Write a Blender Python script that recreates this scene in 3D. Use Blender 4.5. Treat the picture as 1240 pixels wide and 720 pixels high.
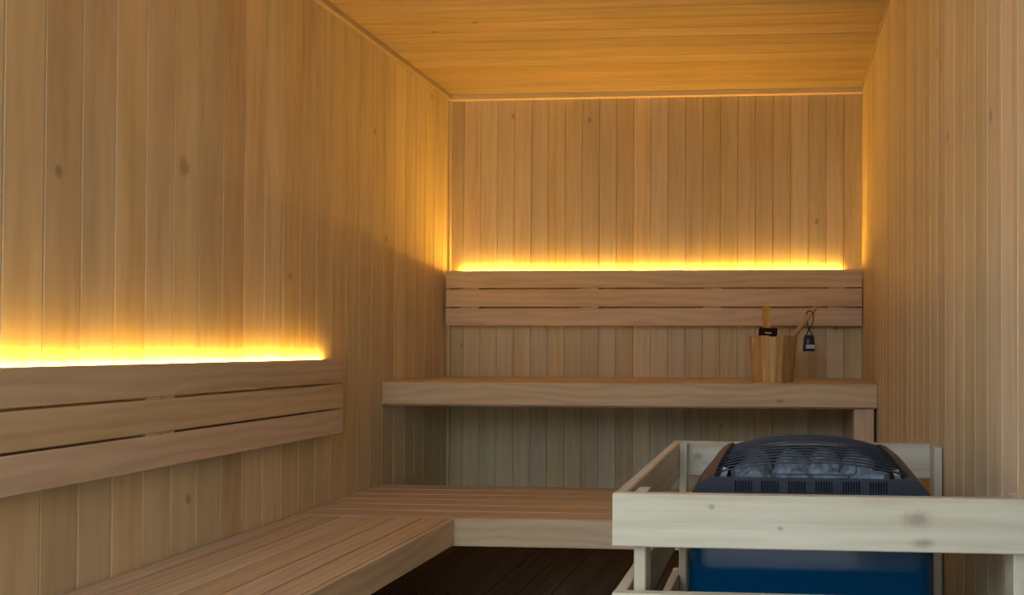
import bpy, bmesh, math, random
from mathutils import Vector, Matrix, noise
random.seed(7)
for o in list(bpy.data.objects): bpy.data.objects.remove(o, do_unlink=True)
SC = bpy.context.scene
COL = SC.collection
H = 0.985                                   # eye height of the camera
XL, XR, YB, ZC = -1.5548, 0.3569, 3.2295, 2.153
FZ = 0.088                                  # floor level
YF = -0.12                                  # open front of the cabin

# ---------------------------------------------------------------- camera
F_PX, CX, CY, YAW, PITCH, ROLL = 861.85, 894.94, 411.56, 0.0605, 0.0105, -0.0028
def cam_rot():
    cy, sy = math.cos(YAW), math.sin(YAW); cp, sp = math.cos(PITCH), math.sin(PITCH); cr, sr = math.cos(ROLL), math.sin(ROLL)
    return Matrix(((cy, -sy, 0), (sy, cy, 0), (0, 0, 1))) @ Matrix(((1, 0, 0), (0, cp, -sp), (0, sp, cp))) @ Matrix(((cr, 0, sr), (0, 1, 0), (-sr, 0, cr)))
R = cam_rot()
cd = bpy.data.cameras.new('camera'); cam = bpy.data.objects.new('camera', cd); COL.objects.link(cam)
m = Matrix.Identity(4)
for c, v in enumerate((R @ Vector((1, 0, 0)), R @ Vector((0, 0, 1)), -(R @ Vector((0, 1, 0))))):
    for r in range(3): m[r][c] = v[r]
m.translation = (0, 0, H)
cam.matrix_world = m
cd.sensor_width = 36; cd.lens = F_PX / 1240 * 36
cd.shift_x = (620 - CX) / 1240; cd.shift_y = (CY - 360) / 1240
cd.clip_start = 0.02
SC.camera = cam

# ---------------------------------------------------------------- world, exposure
W = bpy.data.worlds.new('overcast_sky'); SC.world = W; W.use_nodes = True
bg = W.node_tree.nodes['Background']; bg.inputs[0].default_value = (0.80, 0.94, 1.12, 1); bg.inputs[1].default_value = 3.3
SC.view_settings.view_transform = 'Standard'; SC.view_settings.look = 'None'
SC.view_settings.gamma = 1; SC.view_settings.use_curve_mapping = False
SC.view_settings.exposure = 0.30
LED_COLOR = (1.0, 0.51, 0.06, 1)
LED_POWER = 212.0
sd = bpy.data.lights.new('sun', 'SUN'); sun = bpy.data.objects.new('sun', sd); COL.objects.link(sun)      # falls along the cabin's open front: it lights the paving outside
sd.energy = 7.0; sd.angle = 0.01; sd.color = (1.0, 0.97, 0.93); sun.rotation_euler = (math.radians(3), math.radians(-38), 0)

# ---------------------------------------------------------------- materials
def new_mat(name):
    M = bpy.data.materials.new(name); M.use_nodes = True
    nt = M.node_tree; return M, nt, nt.nodes['Principled BSDF']
def wood(name, dark, mid, light, knot_at=(), rough=0.55, tint=0.16, knots=0.12, streak=0.5, spec=0.3, bump=0.06, wave_scale=9.0, cath=0.35):
    M, nt, bs = new_mat(name); N = nt.nodes; L = nt.links
    def nd(t, **k):
        n = N.new(t)
        for a, b in k.items(): setattr(n, a, b)
        return n
    def math_(op, a, b=None, c=None):
        n = nd('ShaderNodeMath', operation=op)
        for i, v in enumerate((a, b, c)):
            if v is None: continue
            if isinstance(v, (int, float)): n.inputs[i].default_value = v
            else: L.new(v, n.inputs[i])
        return n.outputs[0]
    tc = nd('ShaderNodeTexCoord'); oi = nd('ShaderNodeObjectInfo')
    off = nd('ShaderNodeVectorMath', operation='SCALE'); off.inputs[0].default_value = (37.1, 53.7, 71.3); L.new(oi.outputs['Random'], off.inputs['Scale'])
    add = nd('ShaderNodeVectorMath', operation='ADD'); L.new(tc.outputs['Object'], add.inputs[0]); L.new(off.outputs[0], add.inputs[1])
    def mapped(sx, sy, sz):
        q = nd('ShaderNodeVectorMath', operation='MULTIPLY'); L.new(add.outputs[0], q.inputs[0]); q.inputs[1].default_value = (sx, sy, sz); return q.outputs[0]
    def noise_(v, scale, detail=4, rough_=0.55, dist=0.0):
        n = nd('ShaderNodeTexNoise'); L.new(v, n.inputs['Vector']); n.inputs['Scale'].default_value = scale; n.inputs['Detail'].default_value = detail
        n.inputs['Roughness'].default_value = rough_; n.inputs['Distortion'].default_value = dist; return n.outputs[0]
    broad = noise_(mapped(0.9, 9, 9), 1.6, 3, 0.5, 0.4)
    strk = noise_(mapped(0.7, 26, 26), 2.2, 5, 0.6, 0.2)
    fine = noise_(mapped(5, 160, 160), 2.0, 3, 0.6)
    wv = nd('ShaderNodeTexWave', wave_type='BANDS', bands_direction='Y', wave_profile='SIN'); L.new(mapped(0.22, 1, 1), wv.inputs['Vector'])
    wv.inputs['Scale'].default_value = wave_scale; wv.inputs['Distortion'].default_value = 9; wv.inputs['Detail'].default_value = 2.5; wv.inputs['Detail Scale'].default_value = 1.3
    # value 0..1 of the grain
    v = math_('MULTIPLY_ADD', strk, streak, math_('MULTIPLY', broad, 1 - streak * 0.5))
    v = math_('MULTIPLY_ADD', math_('SUBTRACT', wv.outputs[0], 0.5), cath * 0.35, v)
    v = math_('MULTIPLY_ADD', math_('SUBTRACT', fine, 0.5), 0.22, v)
    v = math_('SUBTRACT', v, streak * 0.25)
    rp = nd('ShaderNodeValToRGB'); L.new(v, rp.inputs[0]); e = rp.color_ramp.elements
    e[0].position = 0.25; e[0].color = (*dark, 1); e[1].position = 0.75; e[1].color = (*light, 1)
    k = e.new(0.5); k.color = (*mid, 1)
    # every board a tone of its own
    wn = nd('ShaderNodeTexWhiteNoise', noise_dimensions='1D'); L.new(math_('MULTIPLY', oi.outputs['Random'], 917.3), wn.inputs['W'])
    sep = nd('ShaderNodeSeparateColor'); L.new(wn.outputs['Color'], sep.inputs[0])
    hsv = nd('ShaderNodeHueSaturation'); L.new(rp.outputs[0], hsv.inputs['Color'])
    L.new(math_('MULTIPLY_ADD', sep.outputs[0], 0.016, 0.492), hsv.inputs['Hue'])
    L.new(math_('MULTIPLY_ADD', sep.outputs[1], 0.22, 0.89), hsv.inputs['Saturation'])
    L.new(math_('MULTIPLY_ADD', sep.outputs[2], tint, 1 - tint * 0.5), hsv.inputs['Value'])
    col = hsv.outputs[0]
    if knots > 0:
        vo = nd('ShaderNodeTexVoronoi', feature='F1', voronoi_dimensions='2D'); 
        kd = noise_(mapped(30, 60, 60), 1.0, 2, 0.5)
        L.new(mapped(5.5, 9.0, 0), vo.inputs['Vector']); vo.inputs['Scale'].default_value = 1.0
        vs = nd('ShaderNodeSeparateColor'); L.new(vo.outputs['Color'], vs.inputs[0])
        dist = math_('MULTIPLY_ADD', kd, 0.05, vo.outputs['Distance'])
        mr = nd('ShaderNodeMapRange', interpolation_type='SMOOTHSTEP'); L.new(dist, mr.inputs[0])
        mr.inputs[1].default_value = 0.045; mr.inputs[2].default_value = 0.14; mr.inputs[3].default_value = 0.6; mr.inputs[4].default_value = 0
        gate = math_('LESS_THAN', vs.outputs[0], knots)
        fac = math_('MULTIPLY', mr.outputs[0], gate)
        mx = nd('ShaderNodeMix', data_type='RGBA'); L.new(fac, mx.inputs['Factor']); L.new(col, mx.inputs['A']); mx.inputs['B'].default_value = (dark[0] * 0.42, dark[1] * 0.40, dark[2] * 0.42, 1)
        col = mx.outputs['Result']
    for kx, ky, rx, ry in knot_at:               # single knots at known spots of one board
        sub = nd('ShaderNodeVectorMath', operation='SUBTRACT'); L.new(tc.outputs['Object'], sub.inputs[0]); sub.inputs[1].default_value = (kx, ky, 0)
        mul = nd('ShaderNodeVectorMath', operation='MULTIPLY'); L.new(sub.outputs[0], mul.inputs[0]); mul.inputs[1].default_value = (1 / rx, 1 / ry, 0)
        ln = nd('ShaderNodeVectorMath', operation='LENGTH'); L.new(mul.outputs[0], ln.inputs[0])
        dd = math_('ADD', ln.outputs['Value'], math_('MULTIPLY', math_('SUBTRACT', noise_(mapped(60, 90, 90), 1.0, 3, 0.6), 0.5), 0.9))
        mr = nd('ShaderNodeMapRange', interpolation_type='SMOOTHSTEP'); L.new(dd, mr.inputs[0])
        mr.inputs[1].default_value = 0.2; mr.inputs[2].default_value = 1.25; mr.inputs[3].default_value = 0.55; mr.inputs[4].default_value = 0
        mx = nd('ShaderNodeMix', data_type='RGBA'); L.new(mr.outputs[0], mx.inputs['Factor']); L.new(col, mx.inputs['A']); mx.inputs['B'].default_value = (dark[0] * 0.5, dark[1] * 0.45, dark[2] * 0.42, 1)
        col = mx.outputs['Result']
    L.new(col, bs.inputs['Base Color'])
    bs.inputs['Roughness'].default_value = rough; bs.inputs['Specular IOR Level'].default_value = spec
    bp = nd('ShaderNodeBump'); bp.inputs['Strength'].default_value = bump; bp.inputs['Distance'].default_value = 0.002
    L.new(math_('ADD', fine, strk), bp.inputs['Height']); L.new(bp.outputs[0], bs.inputs['Normal'])
    return M
def plain(name, color, rough=0.5, metal=0.0, spec=0.5, var=0.0, nscale=40, bump=0.0):
    M, nt, bs = new_mat(name); N = nt.nodes; L = nt.links
    bs.inputs['Base Color'].default_value = (*color, 1); bs.inputs['Roughness'].default_value = rough
    bs.inputs['Metallic'].default_value = metal; bs.inputs['Specular IOR Level'].default_value = spec
    if var > 0 or bump > 0:
        tc = N.new('ShaderNodeTexCoord'); n = N.new('ShaderNodeTexNoise'); L.new(tc.outputs['Object'], n.inputs['Vector'])
        n.inputs['Scale'].default_value = nscale; n.inputs['Detail'].default_value = 6
        rp = N.new('ShaderNodeValToRGB'); L.new(n.outputs[0], rp.inputs[0]); e = rp.color_ramp.elements
        e[0].position = 0.3; e[1].position = 0.7
        e[0].color = tuple(c * (1 - var) for c in color) + (1,); e[1].color = tuple(min(1, c * (1 + var)) for c in color) + (1,)
        L.new(rp.outputs[0], bs.inputs['Base Color'])
        if bump > 0:
            b = N.new('ShaderNodeBump'); b.inputs['Strength'].default_value = bump; b.inputs['Distance'].default_value = 0.004
            L.new(n.outputs[0], b.inputs['Height']); L.new(b.outputs[0], bs.inputs['Normal'])
    return M
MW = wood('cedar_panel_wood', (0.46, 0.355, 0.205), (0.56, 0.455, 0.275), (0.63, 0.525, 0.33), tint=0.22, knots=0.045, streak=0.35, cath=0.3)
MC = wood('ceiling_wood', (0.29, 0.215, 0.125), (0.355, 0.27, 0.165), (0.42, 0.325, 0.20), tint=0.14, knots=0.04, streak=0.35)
MB = wood('bench_wood', (0.46, 0.345, 0.22), (0.545, 0.42, 0.275), (0.61, 0.48, 0.325), knots=0.03, cath=0.7, streak=0.3, tint=0.12)
MP = wood('pale_guard_wood', (0.40, 0.36, 0.26), (0.50, 0.47, 0.365), (0.57, 0.54, 0.425), knots=0.06, tint=0.08, cath=0.5, rough=0.5)
MH = wood('honey_bucket_wood', (0.30, 0.17, 0.05), (0.45, 0.28, 0.10), (0.58, 0.39, 0.17), knots=0, tint=0.5, rough=0.4, streak=0.8)
MPT = wood('lit_trim_wood', (0.58, 0.46, 0.29), (0.66, 0.54, 0.36), (0.72, 0.60, 0.42), knots=0, tint=0.05)  # back ceiling trim only: paler, its lit look put into the colour
MF = wood('dark_floor_wood', (0.09, 0.044, 0.02), (0.145, 0.078, 0.037), (0.21, 0.12, 0.065), knots=0, tint=0.4, rough=0.5)
MW1 = wood('cedar_panel_wood_knot_a', (0.46, 0.355, 0.205), (0.56, 0.455, 0.275), (0.63, 0.525, 0.33), tint=0.22, knots=0.045, streak=0.35, cath=0.3, knot_at=[(1.45 - (ZC + FZ) / 2, 0.010, 0.030, 0.020)])
MW2 = wood('cedar_panel_wood_knot_b', (0.46, 0.355, 0.205), (0.56, 0.455, 0.275), (0.63, 0.525, 0.33), tint=0.22, knots=0.045, streak=0.35, cath=0.3, knot_at=[(1.206 - (ZC + FZ) / 2, 0.006, 0.016, 0.010)])
MP1 = wood('pale_guard_wood_knot_a', (0.40, 0.36, 0.26), (0.50, 0.47, 0.365), (0.57, 0.54, 0.425), knots=0.06, tint=0.08, cath=0.5, rough=0.5, knot_at=[(0.144, 0.0075, 0.024, 0.016), (-0.155, 0.022, 0.006, 0.005), (-0.054, -0.008, 0.005, 0.004), (0.152, -0.026, 0.02, 0.009)])
MP2 = wood('pale_guard_wood_knot_b', (0.40, 0.36, 0.26), (0.50, 0.47, 0.365), (0.57, 0.54, 0.425), knots=0.06, tint=0.08, cath=0.5, rough=0.5, knot_at=[(-0.236, 0.006, 0.014, 0.010)])
MB1 = wood('bench_wood_knot', (0.46, 0.345, 0.22), (0.545, 0.42, 0.275), (0.61, 0.48, 0.325), knots=0.03, cath=0.7, streak=0.3, tint=0.12, knot_at=[(0.593, -0.020, 0.020, 0.010)])
MD = plain('dark_gap_backing', (0.05, 0.03, 0.016), 0.8, var=0.2)
MBLK = plain('black_plastic_housing', (0.020, 0.025, 0.038), 0.42, var=0.12, nscale=90)
MBAR = plain('black_grille_metal', (0.010, 0.017, 0.032), 0.35, spec=0.5, var=0.1)
MBLU = plain('deep_blue_steel', (0.0003, 0.033, 0.085), 0.12, spec=0.34, var=0.08, nscale=6)
MSTN = plain('grey_sauna_stone', (0.13, 0.185, 0.245), 0.75, var=0.6, nscale=55, bump=0.6)
MSTEEL = plain('dull_steel', (0.4, 0.4, 0.4), 0.35, metal=1.0, var=0.1)
MPOUCH = plain('black_pouch_cloth', (0.008, 0.009, 0.012), 0.7, var=0.3, nscale=300)
MCARD = plain('dark_maroon_card', (0.010, 0.002, 0.004), 0.6, spec=0.2, var=0.1)
MWHT = plain('white_print', (0.62, 0.63, 0.70), 0.6, var=0.15, nscale=900)
MGRY = plain('grey_print', (0.10, 0.11, 0.12), 0.6, var=0.3, nscale=500)
MALU = plain('led_channel_aluminium', (0.55, 0.55, 0.55), 0.4, metal=1.0, var=0.05)
MBLOCK = plain('blocker_green', (0.05, 0.07, 0.035), 0.9, var=0.4, nscale=12)
MOUT = plain('blocker_grey', (0.45, 0.44, 0.41), 0.9, var=0.1, nscale=8)
MPAVE = plain('pale_paving', (0.42, 0.42, 0.41), 0.8, var=0.15, nscale=5)
def led_mat():
    M, nt, bs = new_mat('amber_led'); N = nt.nodes
    em = N.new('ShaderNodeEmission'); em.inputs[0].default_value = LED_COLOR; em.inputs[1].default_value = LED_POWER
    nt.links.new(em.outputs[0], N['Material Output'].inputs[0]); return M
MLED = led_mat()

# ---------------------------------------------------------------- helpers
def tag(o, label=None, cat=None, group=None, kind=None):
    if label: o['label'] = label
    if cat: o['category'] = cat
    if group: o['group'] = group
    if kind: o['kind'] = kind
    return o
def thing(name, loc, label, cat, group=None):
    o = bpy.data.objects.new(name, None); o.empty_display_size = 0.05; o.location = loc; COL.objects.link(o)
    return tag(o, label, cat, group)
def world_loc(o):
    l = o.location.copy()
    while o.parent: o = o.parent; l = l + o.location       # parents are never rotated
    return l
def link(name, me, mat, parent=None, M=None):
    if mat and not me.materials: me.materials.append(mat)
    o = bpy.data.objects.new(name, me); COL.objects.link(o)
    M = M or Matrix.Identity(4)
    if parent:
        o.parent = parent; M = Matrix.Translation(-world_loc(parent)) @ M
    o.matrix_basis = M
    return o
CACHE = {}
def prism_mesh(L, w, t, ch, mat):
    """a plank: length on local X, width on Y, thickness on Z (0 .. -t: the face is at z = 0), chamfered long edges"""
    key = (round(L, 4), round(w, 4), round(t, 4), ch, mat.name)
    if key in CACHE: return CACHE[key]
    h = w / 2; c = ch; e = min(c, 0.0015)
    sec = [(-h + c, 0), (h - c, 0), (h, -c), (h, -t + c), (h - c, -t), (-h + c, -t), (-h, -t + c), (-h, -c)]
    vs = []; n = 8
    for x in (-L / 2, L / 2):
        for y, z in sec: vs.append((x, y, z))
    fs = [[(i + 1) % n, i, n + i, n + (i + 1) % n] for i in range(n)] + [list(range(n)), list(range(2 * n - 1, n - 1, -1))]
    me = bpy.data.meshes.new('plank'); me.from_pydata(vs, [], fs); me.materials.append(mat)
    bm = bmesh.new(); bm.from_mesh(me); bmesh.ops.recalc_face_normals(bm, faces=bm.faces); bm.to_mesh(me); bm.free()
    CACHE[key] = me; return me
def plank(name, p0, p1, normal, w, t, mat, parent=None, ch=0.0025):
    """plank whose visible face centre line runs p0 -> p1, face normal given"""
    p0 = Vector(p0); p1 = Vector(p1); x = (p1 - p0); L = x.length; x.normalize(); z = Vector(normal).normalized(); y = z.cross(x)
    M = Matrix.Identity(4)
    for c, v in enumerate((x, y, z)):
        for r in range(3): M[r][c] = v[r]
    M.translation = (p0 + p1) / 2
    return link(name, prism_mesh(L, w, t, ch, mat), mat, parent, M)
def box_plank(name, lo, hi, axis, face, mat, parent=None, ch=0.002):
    """axis-aligned plank from corner lo to hi; grain on axis; face = (axis index, sign) of the show face"""
    lo = Vector(lo); hi = Vector(hi); c = (lo + hi) / 2; fa, fs = face
    n = Vector((0, 0, 0)); n[fa] = fs
    p0 = c.copy(); p1 = c.copy(); p0[fa] = p1[fa] = hi[fa] if fs > 0 else lo[fa]
    p0[axis] = lo[axis]; p1[axis] = hi[axis]
    wa = 3 - fa - axis
    return plank(name, p0, p1, n, hi[wa] - lo[wa], hi[fa] - lo[fa], mat, parent, ch)
def mesh_of(vs, fs, smooth=False):
    me = bpy.data.meshes.new('mesh'); me.from_pydata(vs, [], fs)
    bm = bmesh.new(); bm.from_mesh(me); bmesh.ops.recalc_face_normals(bm, faces=bm.faces); bm.to_mesh(me); bm.free()
    if smooth:
        for p in me.polygons: p.use_smooth = True
    return me
def box_mesh(lo, hi):
    x0, y0, z0 = lo; x1, y1, z1 = hi
    vs = [(x, y, z) for x in (x0, x1) for y in (y0, y1) for z in (z0, z1)]
    return mesh_of(vs, [(0, 1, 3, 2), (4, 6, 7, 5), (0, 4, 5, 1), (2, 3, 7, 6), (0, 2, 6, 4), (1, 5, 7, 3)])
def tube_mesh(pts, r, seg=8, closed=False, radii=None):
    pts = [Vector(p) for p in pts]; n = len(pts); vs = []; fs = []
    up = Vector((0.13, 0.21, 0.97)).normalized()
    for i, p in enumerate(pts):
        a = pts[(i - 1) % n] if (closed or i > 0) else p; b = pts[(i + 1) % n] if (closed or i < n - 1) else p
        t = (b - a).normalized(); u = t.cross(up)
        if u.length < 1e-3: u = t.cross(Vector((1, 0, 0)))
        u.normalize(); w = t.cross(u); rr = radii[i] if radii else r
        for k in range(seg):
            an = 2 * math.pi * k / seg; vs.append(p + u * math.cos(an) * rr + w * math.sin(an) * rr)
    for i in range(n if closed else n - 1):
        j = (i + 1) % n
        for k in range(seg): fs.append((i * seg + k, i * seg + (k + 1) % seg, j * seg + (k + 1) % seg, j * seg + k))
    if not closed: fs += [list(range(seg)), list(range((n - 1) * seg, n * seg))]
    return mesh_of(vs, fs, True)

# ---------------------------------------------------------------- the setting
def structure(name, lo, hi, mat): return tag(link(name, box_mesh(lo, hi), mat), kind='structure')
BT = 0.012; P = 0.08
def joints(first, lo, hi):
    k = math.ceil((lo - first) / P - 1e-6); out = [lo]
    while first + k * P < hi - 1e-6:
        v = first + k * P
        if v > lo + 1e-6: out.append(v)
        k += 1
    return out + [hi]
wl = structure('wall_left', (XL - 0.06, YF, FZ - 0.06), (XL - BT, YB + 0.06, ZC + 0.03), MD)
wr = structure('wall_right', (XR + BT, YF, FZ - 0.06), (XR + 0.06, YB + 0.06, ZC + 0.03), MD)
wb = structure('wall_back', (XL - BT, YB + BT, FZ - 0.06), (XR + BT, YB + 0.06, ZC + 0.03), MD)
ce = structure('ceiling', (XL - BT, YF, ZC + BT), (XR + BT, YB + BT, ZC + 0.06), MD)
fl = structure('floor', (XL - BT, YF, FZ - 0.06), (XR + BT, YB + BT, FZ - 0.012), MD)
G = 0.0006
J = joints(1.3273, YF, YB)
for a, b in zip(J, J[1:]): plank('board', (XL, (a + b) / 2, FZ), (XL, (a + b) / 2, ZC), (1, 0, 0), b - a - G, BT, MW1 if a < 1.78 < b else MW2 if a < 2.175 < b else MW, wl, 0.002)
J = joints(1.1024, YF, YB)
for a, b in zip(J, J[1:]): plank('board', (XR, (a + b) / 2, FZ), (XR, (a + b) / 2, ZC), (-1, 0, 0), b - a - G, BT, MW, wr, 0.0016)
J = joints(-1.4834, XL, XR)
for a, b in zip(J, J[1:]): plank('board', ((a + b) / 2, YB, FZ), ((a + b) / 2, YB, ZC), (0, -1, 0), b - a - G, BT, MW, wb)
J = joints(YB - 0.022, YF, YB)
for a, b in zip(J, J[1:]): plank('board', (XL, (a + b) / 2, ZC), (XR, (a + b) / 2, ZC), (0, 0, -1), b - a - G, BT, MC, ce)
x = XL
while x < XR - 1e-4:
    x1 = min(x + 0.12, XR)
    plank('floor_board', ((x + x1) / 2, YF, FZ), ((x + x1) / 2, YB, FZ), (0, 0, 1), x1 - x - 0.001, 0.012, MF, fl, 0.002); x = x1
# ceiling and corner mouldings
TR = 0.022
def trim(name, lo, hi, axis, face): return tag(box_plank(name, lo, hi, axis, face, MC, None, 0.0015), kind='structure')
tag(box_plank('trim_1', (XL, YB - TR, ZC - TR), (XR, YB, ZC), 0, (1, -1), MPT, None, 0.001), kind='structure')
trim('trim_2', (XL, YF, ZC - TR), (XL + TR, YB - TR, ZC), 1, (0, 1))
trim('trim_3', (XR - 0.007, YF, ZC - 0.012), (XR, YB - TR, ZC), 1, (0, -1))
tag(box_plank('trim_4', (XL, YB - 0.014, FZ), (XL + 0.014, YB, ZC - TR), 2, (1, -1), MW), kind='structure')
# open front of the cabin: header and jambs of the doorway, paving outside
wf = structure('wall_front', (XL - 0.06, YF - 0.08, 2.06), (XR + 0.06, YF, ZC + 0.06), MW)
link('jamb', box_mesh((XL - 0.06, YF - 0.08, FZ - 0.06), (XL + 0.03, YF, 2.06)), MW, wf)
link('jamb', box_mesh((XR - 0.03, YF - 0.08, FZ - 0.06), (XR + 0.06, YF, 2.06)), MW, wf)
structure('ground', (-9, -14, FZ - 0.12), (9, YF - 0.081, FZ - 0.062), MPAVE)
structure('added_hedge_blocker', (-9, -5.2, FZ - 0.062), (9, -4.6, 2.1), MBLOCK)  # unseen, added to block low sky light from the depth of the cabin
structure('added_wall_blocker', (XR + 0.35, -5.0, FZ - 0.062), (XR + 0.55, YF - 0.3, 3.2), MOUT)  # unseen, added to hold sky light off the left wall
dk = structure('doorstep', (XL - 0.06, -0.80, FZ - 0.062), (XR + 0.06, YF - 0.082, FZ - 0.02), MF)

# ---------------------------------------------------------------- benches
ZU, ZL = 0.848, 0.450
def bench_slats(root, lo, hi, n, run, z, th=0.022, gap=0.004):
    """slats fill lo..hi across (axis 1-run), lengthwise given by span"""
# upper bench along the back wall
t = thing('sauna_bench', ((XL + XR) / 2, 2.95, FZ), 'upper wooden sauna bench under the back wall, the bucket stands on it', 'bench')
y0 = 2.685; fas = 0.018; sw = (YB - y0 - fas) / 6
plank('fascia', (XL + 0.002, y0, ZU - 0.0435), (XR - 0.002, y0, ZU - 0.0435), (0, -1, 0), 0.087, fas, MB1, t)
for k in range(6):
    a = y0 + fas + k * sw
    box_plank('slat', (XL + 0.002, a + 0.001, ZU - 0.024), (XR - 0.002, a + sw - 0.003, ZU), 0, (2, 1), MB, t)
box_plank('bearer', (XL + 0.004, y0 + 0.02, ZU - 0.094), (XR - 0.004, y0 + 0.06, ZU - 0.0245), 0, (1, -1), MB, t)
box_plank('bearer', (XL + 0.004, YB - 0.045, ZU - 0.094), (XR - 0.004, YB - 0.003, ZU - 0.0245), 0, (1, -1), MB, t)
box_plank('leg', (0.270, 2.70, FZ), (0.345, 2.745, ZU - 0.0945), 2, (1, -1), MB, t)
box_plank('side_panel', (0.270, 2.7455, FZ), (0.290, YB - 0.046, ZU - 0.0945), 2, (0, -1), MB, t)
box_plank('bearer', (XL + 0.003, y0 + 0.061, ZU - 0.064), (XL + 0.033, YB - 0.046, ZU - 0.0245), 1, (0, 1), MB, t)
# lower bench along the back
t = thing('sauna_bench', ((XL + XR) / 2, 2.43, FZ), 'lower wooden sauna bench, a step below and before the upper bench', 'bench')
y0, y1 = 2.170, 2.684; sw = (y1 - y0 - 0.016) / 6
plank('fascia', (XL + 0.002, y0, ZL - 0.0435), (XR - 0.002, y0, ZL - 0.0435), (0, -1, 0), 0.087, 0.016, MB, t)
for k in range(6):
    a = y0 + 0.016 + k * sw
    box_plank('slat', (XL + 0.002, a + 0.0008, ZL - 0.024), (XR - 0.002, a + sw - 0.0045, ZL), 0, (2, 1), MB, t, 0.0008)
box_plank('bearer', (XL + 0.004, y0 + 0.018, ZL - 0.080), (XR - 0.004, y0 + 0.055, ZL - 0.0245), 0, (1, -1), MB, t)
box_plank('bearer', (XL + 0.004, y1 - 0.04, ZL - 0.080), (XR - 0.004, y1 - 0.003, ZL - 0.0245), 0, (1, -1), MB, t)
box_plank('leg', (XR - 0.08, y1 - 0.09, FZ), (XR - 0.01, y1 - 0.041, ZL - 0.0245), 2, (1, -1), MB, t)
# bench along the left wall
t = thing('sauna_bench', (-1.29, 0.9, FZ), 'long wooden sauna bench along the side wall with lengthwise slats', 'bench')
xf, ya, yb = -1.020, -0.10, 2.1685; LB = ZL
plank('fascia', (xf, ya, LB - 0.0415), (xf, yb, LB - 0.0415), (1, 0, 0), 0.083, 0.013, MB, t)
edges = [XL + 0.003, -1.474, -1.386, -1.2975, -1.209, -1.1205, xf - 0.0135]
for a, b in zip(edges, edges[1:]):
    box_plank('slat', (a + 0.0032, ya, LB - 0.024), (b - 0.0032, yb, LB), 1, (2, 1), MB, t, 0.0008)
box_plank('bearer', (xf - 0.055, ya + 0.002, LB - 0.078), (xf - 0.0145, yb - 0.002, LB - 0.0245), 1, (0, 1), MB, t)
box_plank('bearer', (XL + 0.004, ya + 0.002, LB - 0.078), (XL + 0.044, yb - 0.002, LB - 0.0245), 1, (0, 1), MB, t)
for yy in (ya + 0.05, 1.0, ):
    box_plank('leg', (xf - 0.30, yy, FZ), (xf - 0.23, yy + 0.045, LB - 0.0245), 2, (0, 1), MB, t)
    box_plank('leg', (XL + 0.046, yy, FZ), (XL + 0.116, yy + 0.045, LB - 0.0245), 2, (0, 1), MB, t)

# ---------------------------------------------------------------- backrests and their light strips
SH, SG = 0.0795, 0.0060
t = thing('backrest', ((XL + XR) / 2, YB, H + 0.097), 'three slat wooden backrest on the back wall above the upper bench', 'backrest')
yf = YB - 0.060; zt = H + 0.3475
for k in range(3):
    b = zt - k * (SH + SG) - SH
    box_plank('slat', (XL + 0.018, yf, b), (XR - 0.005, yf + 0.022, b + SH), 0, (1, -1), MB, t, 0.0015)
for xa in (-1.465, -0.910, -0.352, 0.200):
    for s in (0, 1): box_plank('batten', (xa + s * 0.042, yf + 0.0222, H + 0.10), (xa + 0.038 + s * 0.042, YB - 0.0005, zt - 0.034), 2, (1, -1), MB, t)
for xa in (-1.465, -0.910, -0.352, 0.200):
    for s_ in (0, 1):
        for k in range(2):
            b = zt - (k + 1) * (SH + SG)
            link('spacer', box_mesh((xa + s_ * 0.041, yf + 0.003, b + 0.0003), (xa + 0.039 + s_ * 0.041, yf + 0.022, b + SG - 0.0003)), MB, t)
t = thing('backrest', (XL, 1.0, H - 0.292), 'three slat wooden backrest on the side wall above the long bench', 'backrest')
xf = XL + 0.060; zt2 = H - 0.0425
for k in range(3):
    b = zt2 - k * (SH + SG) - SH
    box_plank('slat', (xf - 0.022, -0.11, b), (xf, 2.343, b + SH), 1, (0, 1), MB, t, 0.0015)
for yy in (0.35, 0.98, 1.592, 2.215):
    for s in (0, 1): box_plank('batten', (XL + 0.0005, yy + s * 0.042, H - 0.29), (xf - 0.0222, yy + 0.038 + s * 0.042, zt2 - 0.034), 2, (0, 1), MB, t)
for yy in (0.35, 0.98, 1.592):
    for s_ in (0, 1):
        for k in range(2):
            b = zt2 - (k + 1) * (SH + SG)
            link('spacer', box_mesh((xf - 0.022, yy + s_ * 0.041, b + 0.0003), (xf - 0.003, yy + 0.039 + s_ * 0.041, b + SG - 0.0003)), MB, t)
def led(loc, lo, hi, label):
    t = thing('led_strip', loc, label, 'light strip', 'amber light strips behind the backrests')
    x0, y0_, z0 = lo; x1, y1_, z1 = hi
    link('channel', box_mesh(lo, (x1, y1_, z1 - 0.0009)), MALU, t)
    link('diffuser', box_mesh((x0 + 0.0005, y0_ + 0.0005, z1 - 0.0008), (x1 - 0.0005, y1_ - 0.0005, z1)), MLED, t)
led((-0.62, YB - 0.018, zt - 0.03), (-1.500, YB - 0.0105, zt - 0.032), (0.268, YB - 0.001, zt - 0.003), 'glowing amber light strip hidden behind the backrest on the back wall')
led((XL + 0.015, 1.0, zt2 - 0.03), (XL + 0.001, -0.1, zt2 - 0.032), (XL + 0.0105, 2.318, zt2 - 0.003), 'glowing amber light strip hidden behind the side wall backrest')

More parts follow.
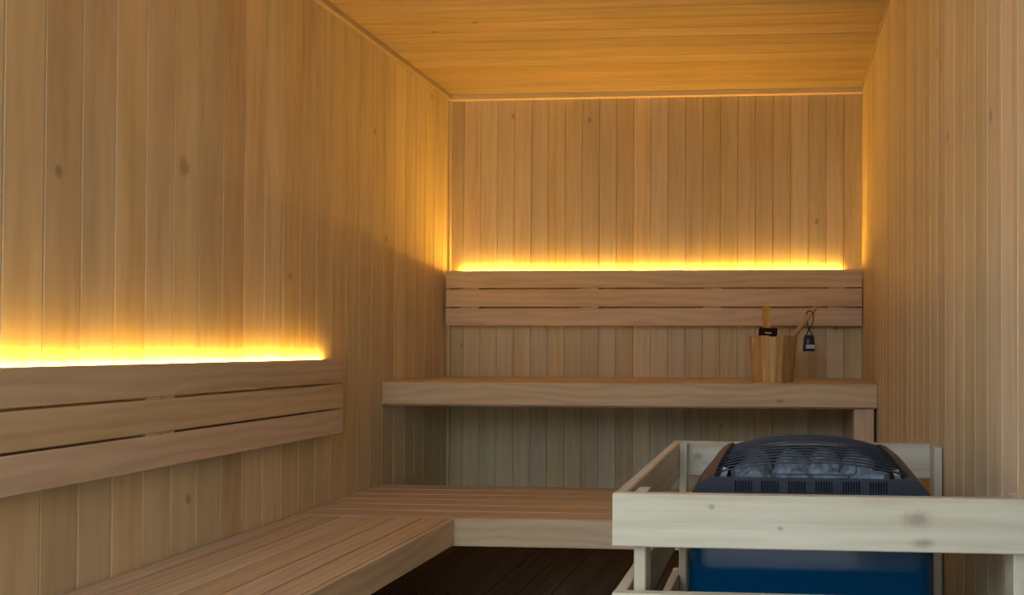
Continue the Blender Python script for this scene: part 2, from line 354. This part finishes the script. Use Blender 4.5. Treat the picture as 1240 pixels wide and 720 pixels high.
# ---------------------------------------------------------------- heater guard
GX0, GX1, GY0, GY1 = -0.252, 0.3555, 1.050, 1.660
t = thing('heater_guard', (0.05, 1.35, FZ), 'pale wooden guard rail with horizontal boards boxing in the heater', 'guard rail')
for zt_ in (0.767, 0.619, 0.471, 0.323):
    zb = zt_ - 0.079
    box_plank('rail', (GX0, GY0, zb), (GX1, GY0 + 0.018, zt_), 0, (1, -1), MP1 if zt_ > 0.7 else MP, t)
    box_plank('rail', (GX0, GY0 + 0.0185, zb), (GX0 + 0.018, GY1 - 0.0185, zt_), 1, (0, -1), MP, t)
    box_plank('rail', (GX0, GY1 - 0.018, zb), (0.336, GY1, zt_), 0, (1, -1), MP2 if zt_ > 0.7 else MP, t)
box_plank('post', (GX0 + 0.0285, GY0 + 0.0185, FZ), (GX0 + 0.0465, GY0 + 0.064, 0.765), 2, (1, -1), MP, t)
box_plank('post', (0.3395, GY0 + 0.0185, FZ), (0.3565, GY0 + 0.064, 0.765), 2, (1, -1), MP, t)
box_plank('post', (GX0 + 0.0185, GY1 - 0.048, FZ), (GX0 + 0.036, GY1 - 0.0185, 0.765), 2, (1, -1), MP, t)
box_plank('post', (0.3365, GY1 - 0.060, FZ), (0.3545, GY1 - 0.012, 0.765), 2, (1, -1), MP, t)

# ---------------------------------------------------------------- heater
HX, HY0, HY1, HZ = 0.048, 1.200, 1.550, 0.735
HS = 0.937                                   # the heater is drawn at 1:1 about its front edge and set at this size
def hmap(p): return Vector((0.045 + (p[0] - HX) * HS, 1.124 + (p[1] - HY0) * HS, 0.780 + (p[2] - 0.766) * HS))
def hlink(name, me, mat, M=None):
    M = M or Matrix.Identity(4)
    for v in me.vertices: v.co = hmap(M @ v.co)
    return link(name, me, mat, ht)
ht = thing('sauna_heater', (0.045, 1.288, FZ), 'dark blue electric sauna heater with arched black grille, inside the wooden guard', 'heater')
HW = 0.211
def rounded_rect(x0, x1, y0, y1, r, n=6):
    out = []
    for cx_, cy_, a0 in ((x1 - r, y1 - r, 0), (x0 + r, y1 - r, 90), (x0 + r, y0 + r, 180), (x1 - r, y0 + r, 270)):
        for i in range(n + 1):
            a = math.radians(a0 + 90 * i / n); out.append((cx_ + r * math.cos(a), cy_ + r * math.sin(a)))
    return out
def loft(rings, smooth=True, cap=True):
    n = len(rings[0]); vs = [v for r in rings for v in r]; fs = []
    for i in range(len(rings) - 1):
        for k in range(n): fs.append((i * n + k, i * n + (k + 1) % n, (i + 1) * n + (k + 1) % n, (i + 1) * n + k))
    if cap: fs += [list(range(n)), list(range((len(rings) - 1) * n, len(rings) * n))]
    return mesh_of(vs, fs, smooth)
def autosmooth(o, deg=35):
    for p in o.data.polygons: p.use_smooth = True
    md = o.modifiers.new('ws', 'EDGE_SPLIT'); md.split_angle = math.radians(deg)
ring = rounded_rect(HX - HW, HX + HW, HY0, HY1, 0.042)
o = hlink('body', loft([[(x, y, z) for x, y in ring] for z in (0.16, 0.715)]), MBLU); autosmooth(o)
ring2 = rounded_rect(HX - HW + 0.03, HX + HW - 0.03, HY0 + 0.03, HY1 - 0.03, 0.03)
o = hlink('plinth', loft([[(x, y, z) for x, y in ring2] for z in (0.0276, 0.1595)]), MBLK); autosmooth(o)
# shoulders left and right of the grille: sections along Y
def cheek(s):
    xs = [0.206, 0.206, 0.197, 0.187, 0.178, 0.168, 0.158, 0.149]      # outwards from the heater's middle
    zfull = [0.7155, 0.735, 0.745, 0.757, 0.771, 0.783, 0.790, 0.7925]
    rings = []
    for y, k in ((1.203, 0.10), (1.215, 0.22), (1.25, 0.48), (1.30, 0.78), (1.35, 0.95), (1.40, 1.0), (1.45, 0.95), (1.50, 0.70), (1.545, 0.2)):
        lo_ = [0.7155, 0.7285, 0.7385, 0.7485, 0.7555, 0.7605, 0.7645, 0.766]
        xi = 0.163 - 0.014 * min(1, max(0, (y - 1.2) / 0.2))
        pts = []
        for i, (xx, zf) in enumerate(zip(xs, zfull)):
            z = lo_[i] + (zf - lo_[i]) * k
            f = i / 7; xx2 = 0.206 + (xi - 0.206) * ((0.206 - xx) / (0.206 - 0.149))
            pts.append((HX + s * xx2, y, z))
        pts.append((HX + s * (xi - 0.003), y, pts[-1][2] - 0.004)); pts.append((HX + s * (xi - 0.003), y, 0.7155))
        rings.append(pts)
    o = hlink('side_cover', loft(rings), MBLK); autosmooth(o, 50)
cheek(-1); cheek(1)
# front panel with six groups of slots
def vent_panel():
    x0, x1 = HX - 0.1655, HX + 0.1655; cols = [x0]; hole = []
    gcs = [HX + (i - 2.5) * 0.0452 for i in range(6)]
    for gc in gcs:
        st = gc - 0.0145
        for k in range(7):
            a = st + k * 0.0044
            cols.append(a); hole.append(False); cols.append(a + 0.0026); hole.append(True)
    cols.append(x1); hole.append(False)
    zs = [0.7155, 0.7415, 0.7605, 0.766]
    vs = []; fs = []
    for y in (1.2025, 1.2065):
        for z in zs:
            for x in cols: vs.append((x, y, z))
    n = len(cols); pl = n * 4
    for r in range(3):
        for c in range(n - 1):
            q = (r * n + c, r * n + c + 1, (r + 1) * n + c + 1, (r + 1) * n + c)
            if r == 1 and hole[c]:
                for a, b in ((0, 1), (1, 2), (2, 3), (3, 0)): fs.append((q[a], q[b], q[b] + pl, q[a] + pl))
            else:
                fs.append(q); fs.append(tuple(v + pl for v in reversed(q)))
    for c in range(n - 1):
        fs.append((c, c + 1, c + 1 + pl, c + pl)); c2 = 3 * n + c; fs.append((c2, c2 + 1, c2 + 1 + pl, c2 + pl))
    return mesh_of(vs, fs)
hlink('vent_panel', vent_panel(), MBLK)
hlink('slot_shade_sheet', box_mesh((HX - 0.160, 1.2110, 0.7216), (HX + 0.160, 1.2120, 0.764)), MBAR)  # added black sheet, stands in for the shade inside the slots
hlink('stone_tray', box_mesh((HX - 0.158, 1.2072, 0.7152), (HX + 0.158, 1.54, 0.7215)), MBAR)
hlink('rear_cover', box_mesh((HX - 0.158, 1.525, 0.722), (HX + 0.158, 1.54, 0.775)), MBLK)
NB = 13
for i in range(NB):
    f = i / (NB - 1); y = 1.216 + 0.215 * f
    zend = 0.7705 + 0.0165 * math.sin(min(1, f * 1.15) * math.pi / 2); arch = 0.0205 + 0.003 * f
    hw = 0.161 - 0.012 * f
    pts = [(HX + hw * u, y + 0.004 * (1 - u * u) * -1, zend + arch * (1 - abs(u) ** 2.2)) for u in [k / 9 - 1 for k in range(19)]]
    hlink('grille_bar', tube_mesh(pts, 0.0017, 6), MBAR)
# wire handle hanging from the lowest bar
hz0, hz1 = 0.7705, 0.788; pts = [(HX - 0.0775, 1.2125, hz1)]
for c_, a0 in ((-1, 180), (1, 270)):
    for k in range(5):
        a = math.radians(a0 + 22.5 * k); pts.append((HX + c_ * 0.0695 + 0.008 * math.cos(a), 1.2115, hz0 + 0.008 + 0.008 * math.sin(a)))
pts.append((HX + 0.0775, 1.2125, hz1))
hlink('handle', tube_mesh(pts, 0.0013, 6), MBAR)
for s in (-1, 1):
    hlink('bracket', box_mesh((-0.005, -0.001, -0.014), (0.005, 0.001, 0.014)), MSTEEL, Matrix.Translation((HX + s * 0.148, 1.222, 0.765)) @ Matrix.Rotation(math.radians(-18 * s), 4, 'Y'))
# stones
def stone_mesh(r, seed, flat):
    bm = bmesh.new(); bmesh.ops.create_icosphere(bm, subdivisions=3, radius=1.0)
    o3 = Vector((seed * 3.1, seed * 1.7, seed * 0.9))
    for v in bm.verts:
        d = v.co.normalized()
        k = 1 + 0.32 * noise.noise(d * 1.3 + o3) + 0.14 * noise.noise(d * 3.1 + o3)
        p = d * k
        for a in range(5):
            nrm = Vector((noise.noise(o3 + Vector((a, 0, 0))), noise.noise(o3 + Vector((0, a + 0.3, 0))), noise.noise(o3 + Vector((0, 0, a + 0.7))))).normalized()
            e = p.dot(nrm) - 0.72
            if e > 0: p -= nrm * e * 0.9
        v.co = Vector((p.x * r[0], p.y * r[1], p.z * r[2]))
    zmin = min(v.co.z for v in bm.verts); zmax = max(v.co.z for v in bm.verts); sc = flat / (zmax - zmin)
    for v in bm.verts: v.co.z = (v.co.z - zmin) * sc
    me = bpy.data.meshes.new('stone'); bm.to_mesh(me); bm.free(); me.materials.append(MSTN)
    return me
k = 0
for row, (yy, xs, hh) in enumerate(((1.257, (-0.086, -0.024, 0.042, 0.112), 0.050), (1.315, (-0.105, -0.040, 0.022, 0.088), 0.056), (1.378, (-0.092, -0.028, 0.038, 0.100), 0.060), (1.440, (-0.10, -0.034, 0.030, 0.094), 0.060))):
    for xx in xs:
        k += 1
        me = stone_mesh((0.0315, 0.029, 0.028), k * 1.37, HS * hh + random.uniform(-0.004, 0.004))
        o = link('sauna_stone', me, MSTN, None, Matrix.Translation(hmap((HX + xx, yy + random.uniform(-0.003, 0.003), 0.7217))) @ Matrix.Rotation(random.uniform(0, 6.28), 4, 'Z'))
        lab = 'rough blue grey stone lying deep under the black grille bars of the heater'
        if row == 0: lab = ('front stone in the heater beside the wire handle, on the benches side', 'front stone behind the wire handle of the heater, benches side', 'front stone behind the wire handle of the heater, side wall side', 'front stone in the heater beyond the wire handle, next to the side wall')[xs.index(xx)]
        tag(o, lab, 'stone', 'stones in the sauna heater')

# ---------------------------------------------------------------- bucket, ladle, card, pouch
BX, BY, BZ = -0.036, 2.846, ZU
bk = thing('sauna_bucket', (BX, BY, BZ), 'round honey coloured wooden stave bucket on the upper bench', 'bucket')
NS = 20; R0, R1, BH, TH = 0.081, 0.0975, 0.182, 0.010
for i in range(NS):
    a0 = 2 * math.pi * i / NS - 0.16; a1 = 2 * math.pi * (i + 1) / NS - 0.012 - 0.16
    am = (a0 + a1) / 2; tall = False
    top = BH + (0.002 if i % 3 else -0.002); pro = 0.0012 * ((i * 7) % 3 - 1)
    hnd = (i == 6)
    levels = [0.0, top] if not hnd else [0.0, top, top + 0.012, 0.300, 0.308]
    rings = []
    for li, z in enumerate(levels):
        rr = R0 + (R1 - R0) * z / BH + pro; pts = []
        w = (a1 - a0) if not (hnd and li == 4) else (a1 - a0) * 0.8
        for u in range(5): a = am - w / 2 + w * u / 4; pts.append((rr * math.cos(a), rr * math.sin(a)))
        for u in range(5): a = am + w / 2 - w * u / 4; pts.append(((rr - TH) * math.cos(a), (rr - TH) * math.sin(a)))
        rings.append((pts, z))
    # grain on local X: build with x = height, then stand it up
    me = loft([[(z, x, y) for x, y in pts] for pts, z in rings], False); me.materials.append(MH)
    M = Matrix.Translation((BX, BY, BZ)) @ Matrix(((0, 1, 0, 0), (0, 0, 1, 0), (1, 0, 0, 0), (0, 0, 0, 1)))
    link('stave', me, MH, bk, M)
cir = [(math.cos(2 * math.pi * i / 32), math.sin(2 * math.pi * i / 32)) for i in range(32)]
link('bottom', loft([[(BX + 0.0695 * c, BY + 0.0695 * s, BZ + z) for c, s in cir] for z in (0.006, 0.018)], False), MH, bk)
# ladle leaning in the bucket
tip = Vector((0.133, 2.855, 1.146)); low = Vector((-0.040, 2.814, 0.925)); d = (tip - low).normalized()
ld = thing('ladle', low, 'wooden ladle leaning in the bucket with its round handle sticking out', 'ladle')
Lh = (tip - low).length; N_ = 14
rad = [0.0092 + 0.0012 * math.sin(math.pi * i / (N_ - 1)) + (0.0005 if i > 10 else 0) for i in range(N_)]; rad[-1] = 0.0070; rad[-2] = 0.0098
pl = [i / (N_ - 2) * (Lh - 0.004) for i in range(N_ - 1)] + [Lh]
me = tube_mesh([(x, 0, 0) for x in pl], 0.008, 12, radii=rad)
Mx = Matrix.Identity(4); yv = Vector((0, 0, 1)).cross(d).normalized(); zv = d.cross(yv)
for c, v in enumerate((d, yv, zv)):
    for r in range(3): Mx[r][c] = v[r]
Mx.translation = low
link('handle', me, MH, ld, Mx)
bowl = []
for z, r in ((-0.028, 0.010), (-0.026, 0.022), (-0.014, 0.030), (0.008, 0.033), (0.008, 0.030), (-0.012, 0.027), (-0.022, 0.018), (-0.023, 0.008)):
    bowl.append([(low.x + 0.004 + r * c, low.y + 0.004 + r * s, low.z - 0.018 + z) for c, s in cir])
o = link('bowl', loft(bowl), MH, ld); autosmooth(o)
# card standing in the bucket
cdm = Matrix.Translation((-0.056, 2.806, 1.036)) @ Matrix.Rotation(math.radians(3), 4, 'Y') @ Matrix.Rotation(math.radians(-32), 4, 'X')
cr = bpy.data.objects.new('instruction_card', None); COL.objects.link(cr); cr.location = (-0.056, 2.806, 1.036)
tag(cr, 'small dark maroon card tucked into the wooden bucket', 'card')
link('card', box_mesh((-0.037, -0.003, -0.030), (0.037, 0.003, 0.030)), MCARD, cr, cdm)
link('printed_name', box_mesh((-0.012, -0.0035, 0.004), (0.013, -0.0031, 0.009)), MWHT, cr, cdm)
# pouch hanging from the ladle
px, py, ptop = 0.1065, 2.842, 1.036
pc = thing('hanging_pouch', (px, py, ptop - 0.065), 'small black pouch hanging on a cord from the ladle handle', 'pouch')
sec = []
for z, w, th in ((0, 0.0245, 0.002), (-0.003, 0.0245, 0.003), (0.006, 0.0235, 0.0055), (0.03, 0.0225, 0.0065), (0.052, 0.0205, 0.005), (0.0615, 0.0185, 0.003), (0.064, 0.016, 0.002)):
    if z < 0: continue
    sec.append([(px + w * (abs(math.cos(a)) ** 0.45) * (1 if math.cos(a) >= 0 else -1), py + th * (abs(math.sin(a)) ** 0.8) * (1 if math.sin(a) >= 0 else -1), ptop - 0.065 + z) for a in [2 * math.pi * i / 24 + 0.01 for i in range(24)]])
o = link('bag', loft(sec), MPOUCH, pc); autosmooth(o, 50)
zz = ptop - 0.065
tg = link('printed_label', box_mesh((px - 0.012, py - 0.0078, zz + 0.012), (px + 0.0215, py - 0.0066, zz + 0.0255)), MWHT, pc)
for i in range(6): link('letter', box_mesh((px - 0.0095 + i * 0.0048, py - 0.0084, zz + 0.0155), (px - 0.0068 + i * 0.0048, py - 0.0079, zz + 0.0215)), MGRY, tg)
link('printed_figure', box_mesh((px - 0.0095, py - 0.0074, zz + 0.030), (px + 0.001, py - 0.0066, zz + 0.048)), MGRY, pc)
def curve_pts(ps, n=8):
    out = []; ps = [Vector(p) for p in ps]
    for i in range(len(ps) - 1):
        a = ps[max(i - 1, 0)]; b = ps[i]; c = ps[i + 1]; e = ps[min(i + 2, len(ps) - 1)]
        for k in range(n):
            t_ = k / n; out.append(0.5 * ((2 * b) + (c - a) * t_ + (2 * a - 5 * b + 4 * c - e) * t_ ** 2 + (3 * b - a - 3 * c + e) * t_ ** 3))
    return out + [ps[-1]]
hp = low + d * (Lh * 0.875)                                             # where the cord goes over the handle
kn = (px, py, ptop + 0.023)
loop = curve_pts([(px - 0.012, py, ptop - 0.002), (px - 0.006, py, ptop + 0.010), kn, (hp.x + 0.010, hp.y - 0.010, hp.z - 0.030), (hp.x + 0.012, hp.y - 0.0115, hp.z + 0.002), (hp.x, hp.y - 0.006, hp.z + 0.0125), (hp.x - 0.012, hp.y + 0.002, hp.z + 0.010), (hp.x - 0.013, hp.y + 0.010, hp.z - 0.012), (hp.x - 0.010, hp.y, hp.z - 0.040), (kn[0], kn[1], kn[2] + 0.002), (px + 0.007, py, ptop + 0.010), (px + 0.012, py, ptop - 0.002)])
link('cord', tube_mesh(loop, 0.0021, 6), MPOUCH, pc)
link('knot', loft([[(px + r * c, py + r * s, ptop + 0.023 + z) for c, s in cir[::4]] for z, r in ((-0.006, 0.001), (-0.003, 0.0035), (0.003, 0.0035), (0.006, 0.001))]), MPOUCH, pc)
